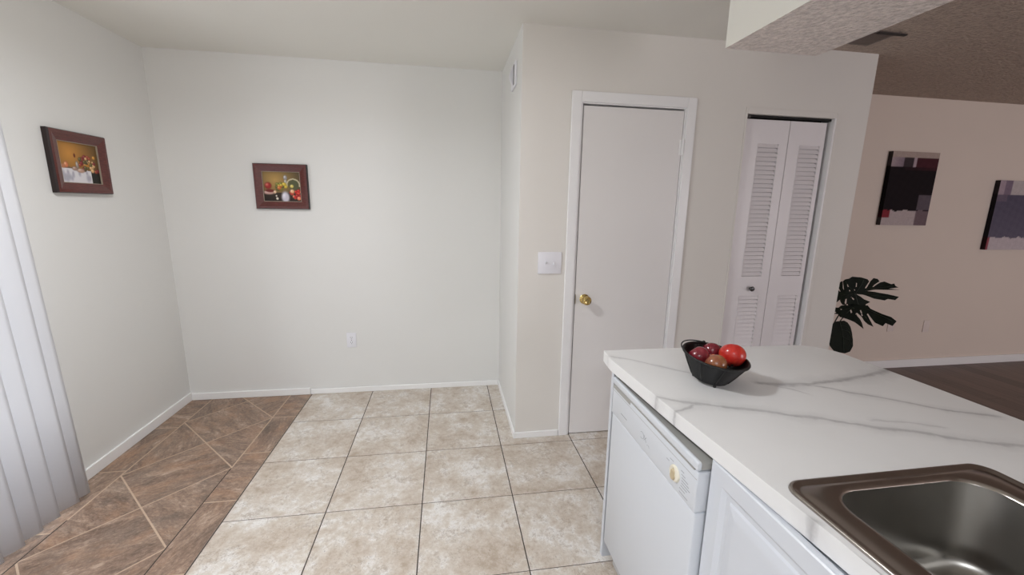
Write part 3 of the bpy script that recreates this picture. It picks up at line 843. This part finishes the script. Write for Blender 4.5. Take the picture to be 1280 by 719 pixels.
def fruit(name, c, rr, sq, ax, mat, label, cat, stem=True):
    prof = []
    n = 22
    for i in range(n+1):
        th = -PI/2+PI*i/n
        r_ = math.cos(th); z = math.sin(th)
        dip = .20*math.exp(-(r_/.30)**2)*(1 if z > 0 else .6)
        prof.append((rr*r_*(1+.04*z), rr*sq*(z-(dip if z > 0 else -dip))))
    r = empty(name, c); q = Vector((0, 0, 1)).rotation_difference(Vector(ax).normalized())
    r.rotation_mode = 'QUATERNION'; r.rotation_quaternion = q
    MB().lathe(prof, n=32).build('skin', mat, r, smooth=70)
    if stem:
        MB().tube([(0, 0, rr*sq*.72), (.001, .001, rr*sq*.95), (.004, .001, rr*sq*1.10)], [.0016, .0014, .0019], 6).build('stem', m_slot, r, smooth=60)
    MB().lathe([(0, 0), (.006, 0), (.0045, -.004), (.002, -.003), (0, -.002)], (0, 0, 1), (0, 0, -rr*sq*.82), 10).build('calyx', m_black, r)
    return tag(r, label, cat, 'fruit in the wire bowl')
fruit('apple', (.824, -2.062, .998), .041, .92, (.3, .5, .8), m_red, 'large bright red apple at the right of the bowl, resting highest', 'apple', False)
fruit('plum', (.717, -2.040, .990), .035, .92, (-.5, .6, .8), m_plum, 'dark purple-red fruit at the left of the bowl', 'fruit', False)
fruit('plum', (.798, -1.992, .988), .031, .92, (.3, .8, .7), m_plum, 'dark purple-red fruit at the back, left of the bright red apple', 'fruit', False)
fruit('apple', (.737, -2.104, .985), .034, .9, (-.05, .75, .45), m_mix, 'brownish-green and red apple at the front with dark blossom end showing', 'apple', False)
fruit('apple', (.764, -2.050, .985), .017, .92, (.1, .2, 1), m_org, 'small orange-pink fruit mostly hidden in the middle of the bowl', 'fruit', False)

# ------------------------------------------------------------------ ceiling vent
vt = empty('ceiling_vent', (2.2, -1.02, H-.0005))
mb = MB(); a0, a1, b0, b1 = 1.99, 2.345, -1.115, -.935; zz = H-.006
mb.box(a0, a1, b0, b0+.016, zz, H-.0005); mb.box(a0, a1, b1-.016, b1, zz, H-.0005); mb.box(a0, a0+.016, b0+.016, b1-.016, zz, H-.0005); mb.box(a1-.016, a1, b0+.016, b1-.016, zz, H-.0005)
part(mb, 'frame', m_vent, vt)
part(box(a0+.016, a1-.016, b0+.016, b1-.016, H-.002, H-.0005), 'dark_throat', m_ventd, vt)
mb = MB()
for k in range(7):
    y = b0+.03+k*.0215
    mb.quad([(a0+.016, y, H-.0025), (a1-.016, y, H-.0025), (a1-.016, y+.011, H-.007), (a0+.016, y+.011, H-.007)])
part(mb, 'slats', m_vent, vt)
part(box(2.215, 2.392, -1.118, -1.098, H-.012, H-.0065), 'damper_bar', m_ventd, vt)
tag(vt, 'grey slatted ceiling vent partly hidden behind the dropped soffit', 'vent')

# ------------------------------------------------------------------ monstera
pl = empty('monstera_plant', (2.87, -.45, 0))
PX, PY = 2.87, -.45
part(MB().lathe([(0, 0), (.10, 0), (.105, .01), (.14, .24), (.146, .25), (.146, .265), (.135, .265), (.13, .235), (0, .235)], (0, 0, 1), (PX, PY, 0), 36), 'pot', m_pot, pl, smooth=40)
part(MB().lathe([(0, 0), (.128, 0), (.128, .006), (.06, .014), (0, .016)], (0, 0, 1), (PX, PY, .2345), 24), 'soil', m_soil, pl, smooth=40)
def leafmesh(outline, holes, org, scale, u, vv, nrm, bend, ribs, stem_from, name='leaf'):
    """outline in leaf units (x right, y down), org = the stem joint in those units at world point org_w"""
    (ou, ov_), ow = org
    u, vv, nrm = Vector(u).normalized(), Vector(vv).normalized(), Vector(nrm).normalized()
    def P(p):
        a, b_ = (p[0]-ou)*scale, (p[1]-ov_)*scale
        d = math.hypot(a, b_)
        return Vector(ow)+u*a-vv*b_+nrm*(bend*d*d*4+.012*math.sin(a*26))
    bm = bmesh.new(); ed = []
    for lo in [outline]+holes:
        vs = [bm.verts.new((p[0], p[1], 0)) for p in lo]
        ed += [bm.edges.new((vs[i], vs[(i+1) % len(vs)])) for i in range(len(vs))]
    bmesh.ops.triangle_fill(bm, use_beauty=True, edges=ed)
    for _ in range(2):
        bmesh.ops.subdivide_edges(bm, edges=[e for e in bm.edges if e.calc_length() > 40], cuts=1)
    bmesh.ops.triangulate(bm, faces=bm.faces[:])
    for v in bm.verts: v.co = P(v.co)
    mb = MB(); mb.bm.free(); mb.bm = bm
    lf_ = part(mb, name, m_leaf, pl)
    so = lf_.modifiers.new('thick', 'SOLIDIFY'); so.thickness = .0015
    mb = MB()
    for rb in ribs: mb.tube([P(p)+nrm*.001 for p in rb], .0016, 5)
    r_ = part(mb, 'midrib', m_rib, lf_)
    j = P((ou, ov_)); s = Vector(stem_from)
    mid = (s+j)/2+Vector((-.02, .03, .10))
    pts = [s*(1-t_)**2+mid*2*t_*(1-t_)+j*t_*t_ for t_ in [i/10 for i in range(11)]]
    part(MB().tube(pts, [.006-.003*i/10 for i in range(11)], 8), 'stalk', m_stem, pl, smooth=60)
out1 = [(75,130),(90,105),(128,90),(138,100),(152,150),(172,168),(158,130),(140,92),(165,78),(205,72),(230,55),(290,60),(340,75),(358,92),(330,140),(328,150),(342,146),(372,92),(400,65),(440,72),(458,92),(420,120),(402,136),(414,138),(465,100),(490,92),(530,112),(546,106),(555,125),(576,137),(520,148),(586,155),(500,160),(430,160),(350,170),(430,178),(520,195),(586,213),(562,240),(520,233),(502,246),(430,234),(370,215),(310,198),(272,197),(300,215),(330,238),(392,260),(345,278),(340,292),(270,300),(222,292),(205,270),(206,236),(192,240),(186,268),(196,290),(160,283),(135,262),(122,240),(100,252),(55,276),(58,205),(66,170),(80,152),(118,178),(124,172),(90,142)]
h1 = [[(194,118),(204,116),(214,138),(206,142)],[(262,106),(268,106),(270,138),(264,140)],[(219,166),(227,164),(230,174),(222,176)],[(254,160),(260,158),(262,168),(256,168)],[(236,222),(244,220),(262,240),(256,246)]]
out2 = [(40,322),(60,313),(105,320),(130,306),(215,303),(270,295),(345,300),(385,330),(475,368),(530,385),(576,418),(552,458),(505,440),(492,468),(445,448),(408,405),(372,370),(362,376),(385,400),(415,440),(440,482),(395,464),(348,430),(318,400),(268,362),(258,372),(300,412),(330,450),(358,500),(318,476),(262,440),(238,430),(190,415),(150,405),(120,378),(75,368),(40,378),(42,370),(90,358),(70,350),(40,348)]
h2 = [[(284,340),(294,338),(322,385),(314,392)],[(216,342),(224,340),(236,362),(228,370)],[(136,336),(150,334),(152,342),(138,344)]]
out3 = [(30,430),(55,445),(80,480),(95,530),(100,590),(95,640),(60,685),(20,700),(-50,690),(-90,640),(-100,570),(-80,490),(-30,440)]
SC = .00090
up = (0, 0, 1); rt = (.985, -.09, 0)
leafmesh(out1, h1, ((265, 195), (3.075, -.50, .837)), SC*1.08, rt, (0, .1, 1), (0, -1, .1), .10, [[(265,195),(340,165),(420,150),(540,128)],[(265,195),(400,205),(560,222)],[(265,195),(200,120),(170,90)],[(265,195),(300,120),(310,80)],[(265,195),(180,200),(80,230)],[(265,195),(280,250),(290,285)]], (PX+.02, PY, .24))
leafmesh(out2, h2, ((230, 320), (3.04, -.53, .735)), SC*1.08, rt, (0, -.1, 1), (0, -1, -.1), .10, [[(230,320),(360,335),(540,415)],[(230,320),(340,390),(420,465)],[(230,320),(280,400),(340,480)],[(230,320),(120,345)]], (PX+.03, PY-.02, .24))
leafmesh(out3, [], ((0, 440), (2.945, -.53, .622)), SC*1.05, rt, (0, .15, 1), (0, -1, .15), .10, [[(0,440),(20,560),(15,690)],[(10,500),(60,520),(92,570)],[(14,560),(60,590),(90,640)],[(5,470),(50,480),(80,515)]], (PX, PY-.04, .24))
tag(pl, 'dark green split-leaf monstera plant behind the end of the closet wall', 'plant')

# ------------------------------------------------------------------ lights
def area(name, loc, size, power, col, rot=(0, 0, 0), shape='SQUARE', sy=None, spread=180):
    d = bpy.data.lights.new(name, 'AREA'); d.energy = power; d.color = col; d.size = size; d.shape = shape
    if sy: d.shape = 'RECTANGLE'; d.size_y = sy
    d.spread = math.radians(spread)
    o = bpy.data.objects.new(name, d); C.objects.link(o); o.location = loc; o.rotation_euler = rot; return o
pd = bpy.data.lights.new('nook_lamp_globe', 'POINT'); pd.energy = 13; pd.color = (1, .965, .90); pd.shadow_soft_size = .09
po = bpy.data.objects.new('nook_lamp_globe', pd); C.objects.link(po); po.location = (-.9, -1.85, 2.30)
area('nook_ceiling_lamp', (-.9, -1.85, 2.40), .22, 25, (.965, .985, 1.03), shape='DISK', spread=165)
area('kitchen_ceiling_lamp', (-.5, -4.7, 2.40), 1.1, 62, (.94, .98, 1.05), sy=.35, spread=146)
area('daylight', (-3.0, -2.2, .42), 3.0, 92, (.93, .965, 1.02), rot=(0, -PI/2, 0), sy=2.2)
area('living_fill', (5.2, -5.9, 1.25), 2.0, 88, (1, .95, 1), rot=(PI/2, 0, 0), sy=1.6)  # unseen fill light added to brighten the living wall, no window there
w = bpy.data.worlds.new('World'); scn.world = w; w.use_nodes = True
w.node_tree.nodes['Background'].inputs[0].default_value = (.9, .95, 1, 1); w.node_tree.nodes['Background'].inputs[1].default_value = .3

# ------------------------------------------------------------------ camera
cam = bpy.data.cameras.new('camera'); co_ = bpy.data.objects.new('camera', cam); C.objects.link(co_)
cam.sensor_fit = 'HORIZONTAL'; cam.sensor_width = 36; cam.lens = 36*517.19/1280; cam.clip_start = .02
yaw, pitch, roll = -.1596, -.1936, .0171
cy_, sy_ = math.cos(yaw), math.sin(yaw); cp, sp_ = math.cos(pitch), math.sin(pitch); cr, sr = math.cos(roll), math.sin(roll)
fwd = Vector((-sy_, cy_, 0)); right = Vector((cy_, sy_, 0)); upv = Vector((0, 0, 1))
f2 = fwd*cp+upv*sp_; u2 = -fwd*sp_+upv*cp
r3 = right*cr+u2*sr; u3 = -right*sr+u2*cr
M = Matrix.Identity(4)
for i in range(3):
    M[i][0], M[i][1], M[i][2] = r3[i], u3[i], -f2[i]
M.translation = Vector((-.1038, -3.2283, 1.4679))
co_.matrix_world = M
scn.camera = co_
scn.view_settings.view_transform = 'Standard'; scn.view_settings.look = 'None'; scn.view_settings.exposure = -.13; scn.view_settings.gamma = 1
scn.cycles.use_denoising = True
scn.cycles.max_bounces = 10; scn.cycles.diffuse_bounces = 6
